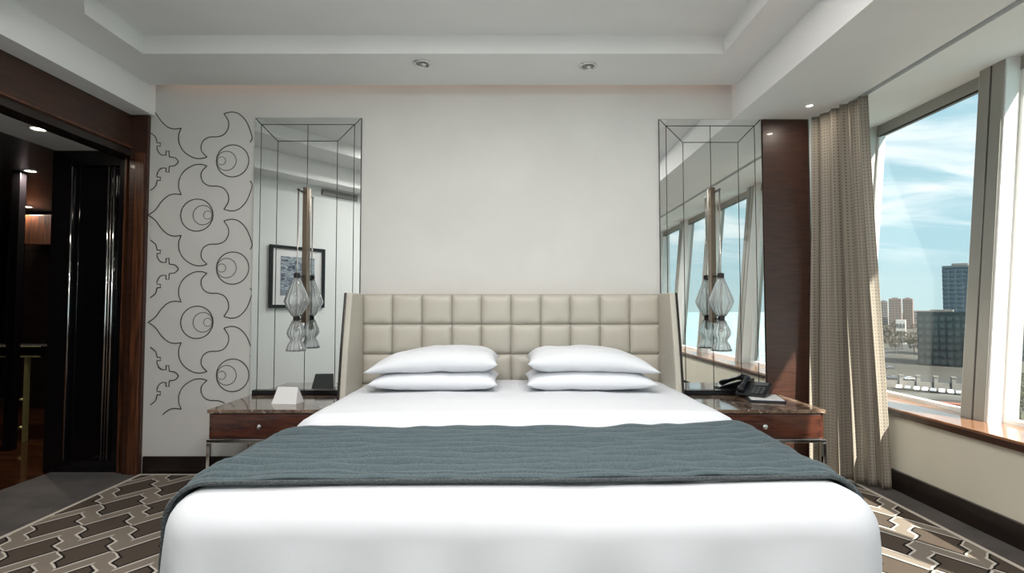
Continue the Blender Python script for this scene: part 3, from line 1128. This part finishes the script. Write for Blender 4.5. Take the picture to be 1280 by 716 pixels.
def pillow(name, cx, cy, cz, a, bb_, h, inner, label, seed, rz=0.0, tilt=0.0, droop=0.0, outer=2.3):
    n = 40
    vv_, ff_ = [], []
    for side in (1, -1):
        for j in range(n + 1):
            for i in range(n + 1):
                u = i / n * 2 - 1
                v2 = j / n * 2 - 1
                x = a * u * (1 - 0.05 * (1 - v2 * v2) * abs(u) ** 3)
                y = bb_ * v2 * (1 - 0.07 * (1 - u * u) * abs(v2) ** 3)
                ui = u * inner                    # +1 = end nearest the bed middle
                eu = 1 - abs(u) ** (7.0 if ui > 0 else outer)
                ev = 1 - abs(v2) ** 3.0
                th_ = max(eu, 0) ** 0.62 * max(ev, 0) ** 0.55
                z = side * h * th_ * (1.0 if side > 0 else 0.75)
                z += 0.012 * noise.noise(Vector((x * 5 + seed, y * 5, side * 0.2))) * th_
                z += 0.006 * noise.noise(Vector((x * 11 + seed, y * 11, side))) * th_
                z -= droop * max(0.0, -ui) ** 2
                vv_.append((x, y, z))
    m1 = (n + 1) ** 2
    for side in (0, 1):
        for j in range(n):
            for i in range(n):
                q_ = side * m1 + j * (n + 1) + i
                f_ = (q_, q_ + 1, q_ + n + 2, q_ + n + 1)
                ff_.append(f_ if side == 0 else f_[::-1])
    o = mesh_obj(name, vv_, ff_, 'cotton', None, smooth=True)
    bm = bmesh.new()
    bm.from_mesh(o.data)
    bmesh.ops.remove_doubles(bm, verts=bm.verts, dist=0.0004)
    bm.to_mesh(o.data)
    bm.free()
    o.location = (cx, cy, cz)
    o.rotation_euler = (tilt, 0, rz)
    tag(o, label, 'pillow', 'white bed pillows')
    return o


pillow('pillow', -0.475, 3.36, 0.755, 0.390, 0.26, 0.075, 1, 'lower white pillow of the left stack', 1.0, outer=4.0)
pillow('pillow', -0.488, 3.37, 0.872, 0.405, 0.26, 0.088, 1, 'upper white pillow of the left stack with drooping corner', 5.0, droop=0.05)
pillow('pillow', 0.480, 3.36, 0.755, 0.395, 0.26, 0.075, -1, 'lower white pillow of the right stack', 9.0, outer=4.0)
pillow('pillow', 0.493, 3.37, 0.874, 0.400, 0.26, 0.088, -1, 'upper white pillow of the right stack with drooping corner', 13.0, droop=0.05)

# ================================================================== NIGHTSTANDS
def nightstand(x_in, x_out, label):
    s = 1 if x_out > 0 else -1
    x0, x1 = sorted((x_in, x_out))
    cx = (x0 + x1) / 2
    w = (x1 - x0) / 2
    yF, yBk = 3.265, D - 0.065
    e = empty('nightstand', (cx, (yF + yBk) / 2, 0))
    tag(e, label, 'nightstand', 'nightstands beside the bed')
    dy = (yBk - yF) / 2
    MB().box(-w, w, -dy, dy, 0.555, 0.578).build('marble_top', 'marble', e, bevel=0.004)
    MB().box(-w + 0.006, w - 0.006, -dy + 0.018, dy, 0.395, 0.555).build('body', 'red_wood', e, bevel=0.003)
    dr_ = MB().box(-w + 0.03, w - 0.03, -dy + 0.004, -dy + 0.02, 0.408, 0.546).build('drawer', 'red_wood', e, bevel=0.003)
    kx = (1.565 * s - cx)
    MB().lathe([(0.004, 0), (0.006, 0.012), (0.016, 0.020), (0.018, 0.027), (0.012, 0.033), (0.002, 0.035)], (0, 0, 0), 16).build('knob', 'chrome', dr_, smooth=True)
    kn = dr_.children[0]
    kn.location = (kx, -dy + 0.004, 0.477)
    kn.rotation_euler = (R(90), 0, 0)
    t_ = 0.022
    # chrome frame: upper ring, four legs, lower stretchers
    for (a0, a1, b0, b1) in ((-w, w, -dy, -dy + t_), (-w, w, dy - t_, dy), (-w, -w + t_, -dy + t_, dy - t_), (w - t_, w, -dy + t_, dy - t_)):
        MB().box(a0, a1, b0, b1, 0.373, 0.395).build('frame_rail', 'chrome', e, bevel=0.002)
    for ax_ in (-w, w - t_):
        for by_ in (-dy, dy - t_):
            MB().box(ax_, ax_ + t_, by_, by_ + t_, 0.0115, 0.373).build('leg', 'chrome', e, bevel=0.002)
    return e


nightstand(-1.165, -1.90, 'marble-topped wooden nightstand holding a white card')
nightstand(1.165, 1.955, 'marble-topped wooden nightstand holding the telephone')

# tent card
TZ = 0.5785
tcx = atZ(360, 503, TZ)
card = empty('tent_card', (tcx.x, tcx.y, TZ), R(-6))
tag(card, 'white folded tent card on the left marble top', 'card')
w = 0.085
MB().add([(-w, -0.055, 0), (w, -0.055, 0), (w * 0.82, -0.004, 0.105), (-w * 0.82, -0.004, 0.105),
          (-w, -0.053, 0), (w, -0.053, 0), (w * 0.82, 0.0, 0.102), (-w * 0.82, 0.0, 0.102)],
         [(0, 1, 2, 3), (7, 6, 5, 4), (0, 3, 7, 4), (1, 5, 6, 2), (3, 2, 6, 7), (0, 4, 5, 1)]).build('front_face', 'paper', card)
MB().add([(-w, 0.055, 0), (w, 0.055, 0), (w * 0.82, 0.004, 0.105), (-w * 0.82, 0.004, 0.105),
          (-w, 0.053, 0), (w, 0.053, 0), (w * 0.82, 0.0, 0.102), (-w * 0.82, 0.0, 0.102)],
         [(3, 2, 1, 0), (4, 5, 6, 7), (4, 7, 3, 0), (2, 6, 5, 1), (7, 6, 2, 3), (1, 5, 4, 0)]).build('back_face', 'grey_plastic', card)
MB().add([(w, -0.053, 0), (w, 0.053, 0), (w * 0.82, 0.0, 0.103), (w - 0.003, -0.053, 0), (w - 0.003, 0.053, 0), (w * 0.82 - 0.003, 0, 0.103)],
         [(0, 1, 2), (5, 4, 3), (0, 3, 4, 1), (1, 4, 5, 2), (2, 5, 3, 0)]).build('side_face', 'white_plastic', card)

# notepad folder + telephone
nq = atZ(948, 498, TZ)
pad = empty('notepad', (nq.x + 0.01, nq.y - 0.02, TZ), R(-14))
tag(pad, 'pale notepad in a dark folder under the telephone', 'notepad')
MB().box(-0.10, 0.13, -0.13, 0.13, 0, 0.012).build('folder', 'blue_leather', pad, bevel=0.003)
MB().box(-0.085, 0.12, -0.12, 0.12, 0.012, 0.016).build('paper_sheet', 'paper', pad)

ph = empty('telephone', (nq.x - 0.01, nq.y + 0.05, TZ + 0.0165), R(-40))
tag(ph, 'black desk telephone on the notepad on the marble top', 'telephone')
MB().add([(-0.10, -0.09, 0), (0.10, -0.09, 0), (0.10, 0.09, 0), (-0.10, 0.09, 0),
          (-0.10, -0.09, 0.018), (0.10, -0.09, 0.018), (0.10, 0.09, 0.085), (-0.10, 0.09, 0.085)],
         [(0, 3, 2, 1), (4, 5, 6, 7), (0, 1, 5, 4), (1, 2, 6, 5), (2, 3, 7, 6), (3, 0, 4, 7)]).build('base', 'black_plastic', ph, bevel=0.008, segs=3)
sl_ = math.atan2(0.067, 0.18)


def on_slope(o, x, y):
    o.location = (x, y, 0.018 + (y + 0.09) * 0.067 / 0.18 + 0.001)
    o.rotation_euler = (sl_, 0, 0)


o = MB().box(-0.045, 0.045, -0.02, 0.02, 0, 0.003).build('display', 'grey_plastic', ph)
on_slope(o, 0.040, 0.055)
key = MB().box(-0.010, 0.010, -0.007, 0.007, 0, 0.005).build('key', 'grey_plastic', ph, bevel=0.002)
for r_ in range(4):
    for c_ in range(3):
        kk = key if (r_, c_) == (0, 0) else key.copy()
        if kk is not key:
            C.objects.link(kk)
        on_slope(kk, 0.012 + c_ * 0.028, -0.068 + r_ * 0.024)
hs = MB().tube([(-0.062, -0.095, 0.035), (-0.062, -0.075, 0.052), (-0.062, -0.03, 0.066), (-0.062, 0.03, 0.090), (-0.062, 0.075, 0.103), (-0.062, 0.10, 0.100)],
               [0.022, 0.024, 0.015, 0.015, 0.024, 0.022], 12).build('handset', 'black_plastic', ph, smooth=True)

# ================================================================== RUG
rug = MB().box(-2.665, 2.345, 2.02, 3.785, 0.001, 0.010).build('rug', 'rug_weave')
tag(rug, 'patterned rug of brown notched lozenges with a cream border under the bed', 'rug')
pmat('rug_border', (0.52, 0.47, 0.41), 0.95)
for (x0, x1, y0, y1) in ((-2.69, -2.665, 1.995, 3.81), (2.345, 2.37, 1.995, 3.81), (-2.665, 2.345, 3.785, 3.81), (-2.665, 2.345, 1.995, 2.02)):
    MB().box(x0, x1, y0, y1, 0.001, 0.011).build('border', 'rug_border', rug)

# ================================================================== CURTAIN
NU, NV = 240, 60
vs_, fs_, uvs = [], [], []
for j in range(NV + 1):
    v_ = j / NV                                   # 0 = top, 1 = hem
    z = 2.612 - v_ * (2.612 - 0.022)
    k = sst(0.0, 1.0, v_) * 0.55 + v_ * 0.45
    A = Vector((2.225 - 0.075 * k, 3.80))
    Bp = Vector((2.325 + 0.165 * k, 3.37 + 0.10 * k))
    dr_ = (Bp - A).normalized()
    pn = Vector((dr_.y, -dr_.x))                  # towards the room
    if pn.x > 0:
        pn = -pn
    for i in range(NU + 1):
        u = i / NU
        amp = (0.026 + 0.026 * k) * (0.75 + 0.35 * math.sin(13 * u + 1.0)) * (1 - 0.35 * sst(0.75, 1.0, u))
        fr = 5.6
        ph_ = 2 * math.pi * fr * (u + 0.018 * math.sin(9 * u) + 0.012 * k * math.sin(5 * u + 1))
        wv = math.sin(ph_) * amp + 0.25 * amp * math.sin(2.1 * ph_ + 1.0 + 2 * v_)
        along = u + 0.012 * math.sin(2 * ph_)
        p = A + (Bp - A) * along + pn * wv
        belly = 0.020 * math.sin(math.pi * v_) * u
        vs_.append((p.x + belly * 0.0, p.y, z))
        uvs.append((u * 1.5, (1 - v_) * 2.6))
for j in range(NV):
    for i in range(NU):
        a = j * (NU + 1) + i
        fs_.append((a, a + NU + 1, a + NU + 2, a + 1))
cu = mesh_obj('curtain', vs_, fs_, 'curtain_cloth', None, smooth=True)
uvl = cu.data.uv_layers.new(name='uv')
for lp in cu.data.loops:
    uvl.data[lp.index].uv = uvs[lp.vertex_index]
tag(cu, 'taupe dotted full-length curtain drawn into the corner by the window', 'curtain')
md = cu.modifiers.new('thickness', 'SOLIDIFY')
md.thickness = 0.003

# ================================================================== OUTSIDE
GZ = -30.0


def gp(px, py):
    return atZ(px, py, GZ)


gr = MB().box(-50, 2500, -15, 2500, GZ - 2, GZ).build('ground', 'ground')
struct(gr, 'brown city ground outside the windows', 'ground')
wt = MB().box(-800, 3000, -3000, -15, GZ - 3, GZ - 1).build('water', 'water')
tag(wt, 'teal open water reflected in the right mirror', 'water', kind='stuff')


def strip(name, pts, width, mat, z, label, cat):
    vv_ = []
    for i, p in enumerate(pts):
        a = pts[max(i - 1, 0)]
        b_ = pts[min(i + 1, len(pts) - 1)]
        d_ = Vector((b_[0] - a[0], b_[1] - a[1])).normalized()
        nn = Vector((-d_.y, d_.x)) * width / 2
        vv_ += [(p[0] + nn.x, p[1] + nn.y, z), (p[0] - nn.x, p[1] - nn.y, z)]
    ff_ = [(2 * i, 2 * i + 1, 2 * i + 3, 2 * i + 2) for i in range(len(pts) - 1)]
    o = mesh_obj(name, vv_, ff_, mat)
    return struct(o, label, cat)


def g2(px, py):
    q_ = gp(px, py)
    return (q_.x, q_.y)


strip('road', [g2(1060, 468), g2(1120, 472), g2(1210, 478), g2(1300, 470)], 13, 'asphalt', GZ + 0.05, 'grey avenue in front of the dark office block', 'road')
strip('side_road', [g2(1080, 447), g2(1125, 437), g2(1150, 428)], 16, 'asphalt', GZ + 0.08, 'side street leading away past the bare trees', 'road')
strip('car_park', [g2(1080, 492), g2(1210, 497), g2(1300, 500)], 14, 'pavement', GZ + 0.06, 'pale paved car park with white cars', 'pavement')
strip('forecourt', [g2(1190, 446), g2(1260, 450), g2(1330, 452)], 20, 'pavement', GZ + 0.04, 'pale forecourt below the ribbed block', 'pavement')
strip('lawn_strip', [g2(1225, 520), g2(1300, 520)], 26, 'lawn', GZ + 0.09, 'patch of lawn seen low through the right-hand window', 'lawn')


def building(name, pxl, pxr, ptop, pbase, depth_m, wall, win, label, floors, cols, roof_unit=True, dist=None):
    """block facing the hotel; distance from where its foot meets the ground"""
    a = gp(pxl, pbase)
    b_ = gp(pxr, pbase)
    if dist:
        sa = dist / a.y
        a = Vector((a.x * sa, dist, GZ))
        b_ = Vector((b_.x * dist / b_.y, dist, GZ))
    w_ = (b_ - a).length
    Yd = (a.y + b_.y) / 2
    ztop = atY((pxl + pxr) / 2, ptop, Yd).z
    h_ = ztop - GZ
    mid = (a + b_) / 2
    yaw = -math.atan2(mid.x, mid.y)
    w_ *= math.cos(yaw)
    e = empty(name, (mid.x, mid.y, GZ), yaw * 1.07)
    tag(e, label, 'building')
    MB().box(-w_ / 2, w_ / 2, 0, depth_m, 0, h_).build('wall', wall, e)
    fh = h_ / (floors + 0.4)
    # windows, one part per storey on each visible face
    for f_ in range(floors):
        mb = MB()
        z0 = fh * (f_ + 0.35)
        for c_ in range(cols):
            cw = w_ / cols
            mb.box(-w_ / 2 + cw * (c_ + 0.18), -w_ / 2 + cw * (c_ + 0.82), -0.25, 0.02, z0, z0 + fh * 0.55)
            dw_ = depth_m / cols
            mb.box(-w_ / 2 - 0.25, -w_ / 2 + 0.02, dw_ * (c_ + 0.18), dw_ * (c_ + 0.82), z0, z0 + fh * 0.55)
        mb.build('window_row', win, e)
    if roof_unit:
        MB().box(-w_ * 0.25, w_ * 0.2, depth_m * 0.2, depth_m * 0.6, h_, h_ + h_ * 0.06).build('roof_plant', 'concrete', e)
        MB().box(-w_ / 2, w_ / 2, -0.3, 0.1, h_ - 0.1, h_ + h_ * 0.025).build('parapet', wall, e)
    return e


building('office_block', 1147, 1212, 391, 458, 30, 'curtain_wall', 'glass_band', 'dark glass office block low in the first window', 7, 7)
building('office_tower', 1180, 1226, 334, 430, 40, 'tower_face', 'tower_window', 'tall blue-grey tower rising behind the dark office block', 17, 5, dist=420)
building('apartment_tower', 1111.5, 1127, 374, 400, 20, 'pink_render', 'dark_window', 'left of the twin pinkish apartment towers on the skyline', 12, 4, dist=700)
building('apartment_tower', 1129, 1141.5, 374, 400, 20, 'pink_render', 'dark_window', 'right of the twin pinkish apartment towers on the skyline', 12, 4, dist=720)
building('apartment_tower', 1100, 1110, 377, 400, 20, 'pale_render', 'dark_window', 'pale apartment tower half hidden by the curtain', 11, 4, dist=760)
building('white_building', 1120, 1132, 400, 414, 12, 'white_render', 'dark_window', 'small white house between the bare trees', 3, 3, roof_unit=False, dist=430)
building('low_building', 1140, 1172, 388, 398, 30, 'pale_render', 'dark_window', 'long pale low block on the horizon', 4, 10, roof_unit=False, dist=980)
building('low_building', 1100, 1120, 393, 402, 30, 'white_render', 'dark_window', 'white low block under the apartment towers', 3, 6, roof_unit=False, dist=900)
building('ribbed_tower', 1265, 1292, 322, 452, 25, 'tower_face', 'tower_window', 'grey tower in the right-hand window', 16, 6)
building('far_block', 1236, 1262, 380, 410, 30, 'pale_render', 'dark_window', 'pale block hidden behind the window post', 8, 6, dist=500)

# boundary wall with pillars in front of the avenue
ba, bb2 = gp(1085, 482), gp(1215, 489)
bw = empty('boundary_wall', (ba.x, ba.y, GZ))
tag(bw, 'long grey boundary wall with pillars beside the parked cars', 'wall')
dd = (bb2 - ba)
L_ = dd.length
bw.rotation_euler = (0, 0, math.atan2(dd.y, dd.x))
MB().box(0, L_, -0.3, 0.3, 0, 2.6).build('wall_panel', 'concrete', bw)
for k in range(7):
    x = L_ * k / 6
    MB().box(x - 0.6, x + 0.6, -0.7, 0.7, 0, 4.6).box(x - 0.8, x + 0.8, -0.9, 0.9, 4.6, 5.0).build('pillar', 'concrete', bw)
ra, rb = gp(1120, 503), gp(1215, 512)
rr3 = (rb - ra)
rw = MB().box(0, rr3.length, -1.4, 1.4, 0, 1.2).box(0, rr3.length, -1.7, 1.7, 1.2, 1.45).build('brick_wall', 'brick_red')
rw.location = (ra.x, ra.y, GZ)
rw.rotation_euler = (0, 0, math.atan2(rr3.y, rr3.x))
tag(rw, 'low red brick wall at the foot of the first window', 'wall')


def make_car(mat):
    e = empty('car', (0, 0, 0))
    prof = [(-2.1, 0.35), (-2.15, 0.75), (-1.95, 0.95), (-1.2, 1.0), (-0.75, 1.42), (0.75, 1.45), (1.35, 0.98), (2.0, 0.88), (2.15, 0.6), (2.1, 0.35)]
    MB().yprism(prof, -0.85, 0.85).build('body', mat, e, bevel=0.06)
    MB().yprism([(-1.08, 1.03), (-0.70, 1.36), (0.70, 1.39), (1.18, 1.03)], -0.865, 0.865).build('side_window', 'dark_window', e)
    for x in (-1.3, 1.3):
        for y in (-0.8, 0.8):
            o_ = MB().lathe([(0.33, -0.1), (0.33, 0.1)], (0, 0, 0), 12).build('wheel', 'tyre', e)
            o_.location = (x, y, 0.33)
            o_.rotation_euler = (R(90), 0, 0)
    return e


cw = {m_: make_car(m_) for m_ in ('car_white', 'car_silver', 'car_dark')}
used = set()
random.seed(4)
spots = [(1124, 486.0, 'car_white'), (1135, 487.0, 'car_silver'), (1146, 488.2, 'car_white'), (1156.5, 489.2, 'car_white'), (1167, 490.2, 'car_silver'),
         (1177.5, 491.2, 'car_white'), (1188, 492.2, 'car_white'), (1198.5, 493.2, 'car_silver'),
         (1116, 474, 'car_dark'), (1136, 475, 'car_silver'), (1112, 461, 'car_dark')]
ORD = ['first', 'second', 'third', 'fourth', 'fifth', 'sixth', 'seventh', 'eighth']
ROADC = ['dark car on the avenue next to the curtain edge', 'silver car on the avenue before the dark office block', 'dark car farther off on the street by the bare trees']
for i, (px, py, mt) in enumerate(spots):
    p = gp(px, py)
    if mt in used:
        c_ = copy_tree(cw[mt])
    else:
        c_ = cw[mt]
        used.add(mt)
    c_.location = (p.x, p.y, GZ + 0.1)
    parked = i < 8
    c_.rotation_euler = (0, 0, R(50 + random.uniform(-5, 5)) if parked else R(-5))
    col = {'car_white': 'white', 'car_silver': 'silver', 'car_dark': 'dark'}[mt]
    tag(c_, '%s car, %s from the left in the row parked by the boundary wall' % (col, ORD[i]) if parked else ROADC[i - 8], 'car',
        'cars parked by the boundary wall' if parked else 'cars on the street')


def make_tree(mat, seed, name):
    rnd = random.Random(seed)
    e = empty(name, (0, 0, 0))
    MB().tube([(0, 0, 0), (0.1, 0, 2.0), (0, 0.1, 4.5)], [0.28, 0.2, 0.1], 7).build('trunk', 'bark', e)
    mb = MB()
    for k in range(420):
        th_ = rnd.uniform(0, 2 * math.pi)
        ph2 = math.acos(rnd.uniform(-0.75, 1))
        rr_ = rnd.uniform(0.45, 1.0) ** 0.5
        c3 = Vector((2.6 * rr_ * math.sin(ph2) * math.cos(th_), 2.6 * rr_ * math.sin(ph2) * math.sin(th_), 5.0 + 2.7 * rr_ * math.cos(ph2)))
        s3 = rnd.uniform(0.25, 0.55)
        a3 = Vector((rnd.uniform(-1, 1), rnd.uniform(-1, 1), rnd.uniform(-1, 1))).normalized() * s3
        b3_ = Vector((rnd.uniform(-1, 1), rnd.uniform(-1, 1), rnd.uniform(-1, 1))).normalized() * s3 * 0.6
        mb.add([c3 - a3, c3 + b3_, c3 + a3, c3 - b3_], [(0, 1, 2, 3)])
    mb.build('crown', mat, e)
    return e


tb = [make_tree('twigs', 1, 'bare_tree'), make_tree('twigs', 2, 'bare_tree')]
tg = make_tree('foliage', 3, 'green_tree')
tspots = []
rnd = random.Random(11)
for gy in range(6):
    for gx in range(4):
        tspots.append((1104 + gx * 11 + (gy % 2) * 5 + rnd.uniform(-1.5, 1.5), 408 + gy * 7 + rnd.uniform(-1, 1)))
cnt = 0
taken = []
WHT = Vector(bpy.data.objects['white_building'].location[:2])
for k, (px, py) in enumerate(sorted(tspots, key=lambda s: s[1])):
    p = gp(px, py)
    if any((Vector((p.x, p.y)) - a_).length < 9.5 for a_ in taken) or (Vector((p.x, p.y)) - WHT).length < 16:
        continue
    taken.append(Vector((p.x, p.y)))
    o = tb[cnt % 2] if cnt < 2 else copy_tree(tb[cnt % 2])
    cnt += 1
    o.location = (p.x, p.y, GZ)
    sc = rnd.uniform(1.2, 1.8)
    o.scale = (sc, sc, sc)
    o.rotation_euler = (0, 0, rnd.uniform(0, 6))
    tag(o, 'bare brown tree in the park beside the dark office block', 'tree', 'bare trees in the park')
for k, (px, py) in enumerate([(1272, 500), (1279, 512), (1268, 519), (1276, 528), (1264, 488), (1282, 486)]):
    o = tg if k == 0 else copy_tree(tg)
    p = gp(px, py)
    o.location = (p.x, p.y, GZ)
    sc = rnd.uniform(0.7, 1.1)
    o.scale = (sc, sc, sc)
    tag(o, 'green bushy tree low in the right-hand window', 'tree', 'green trees below the right-hand window')
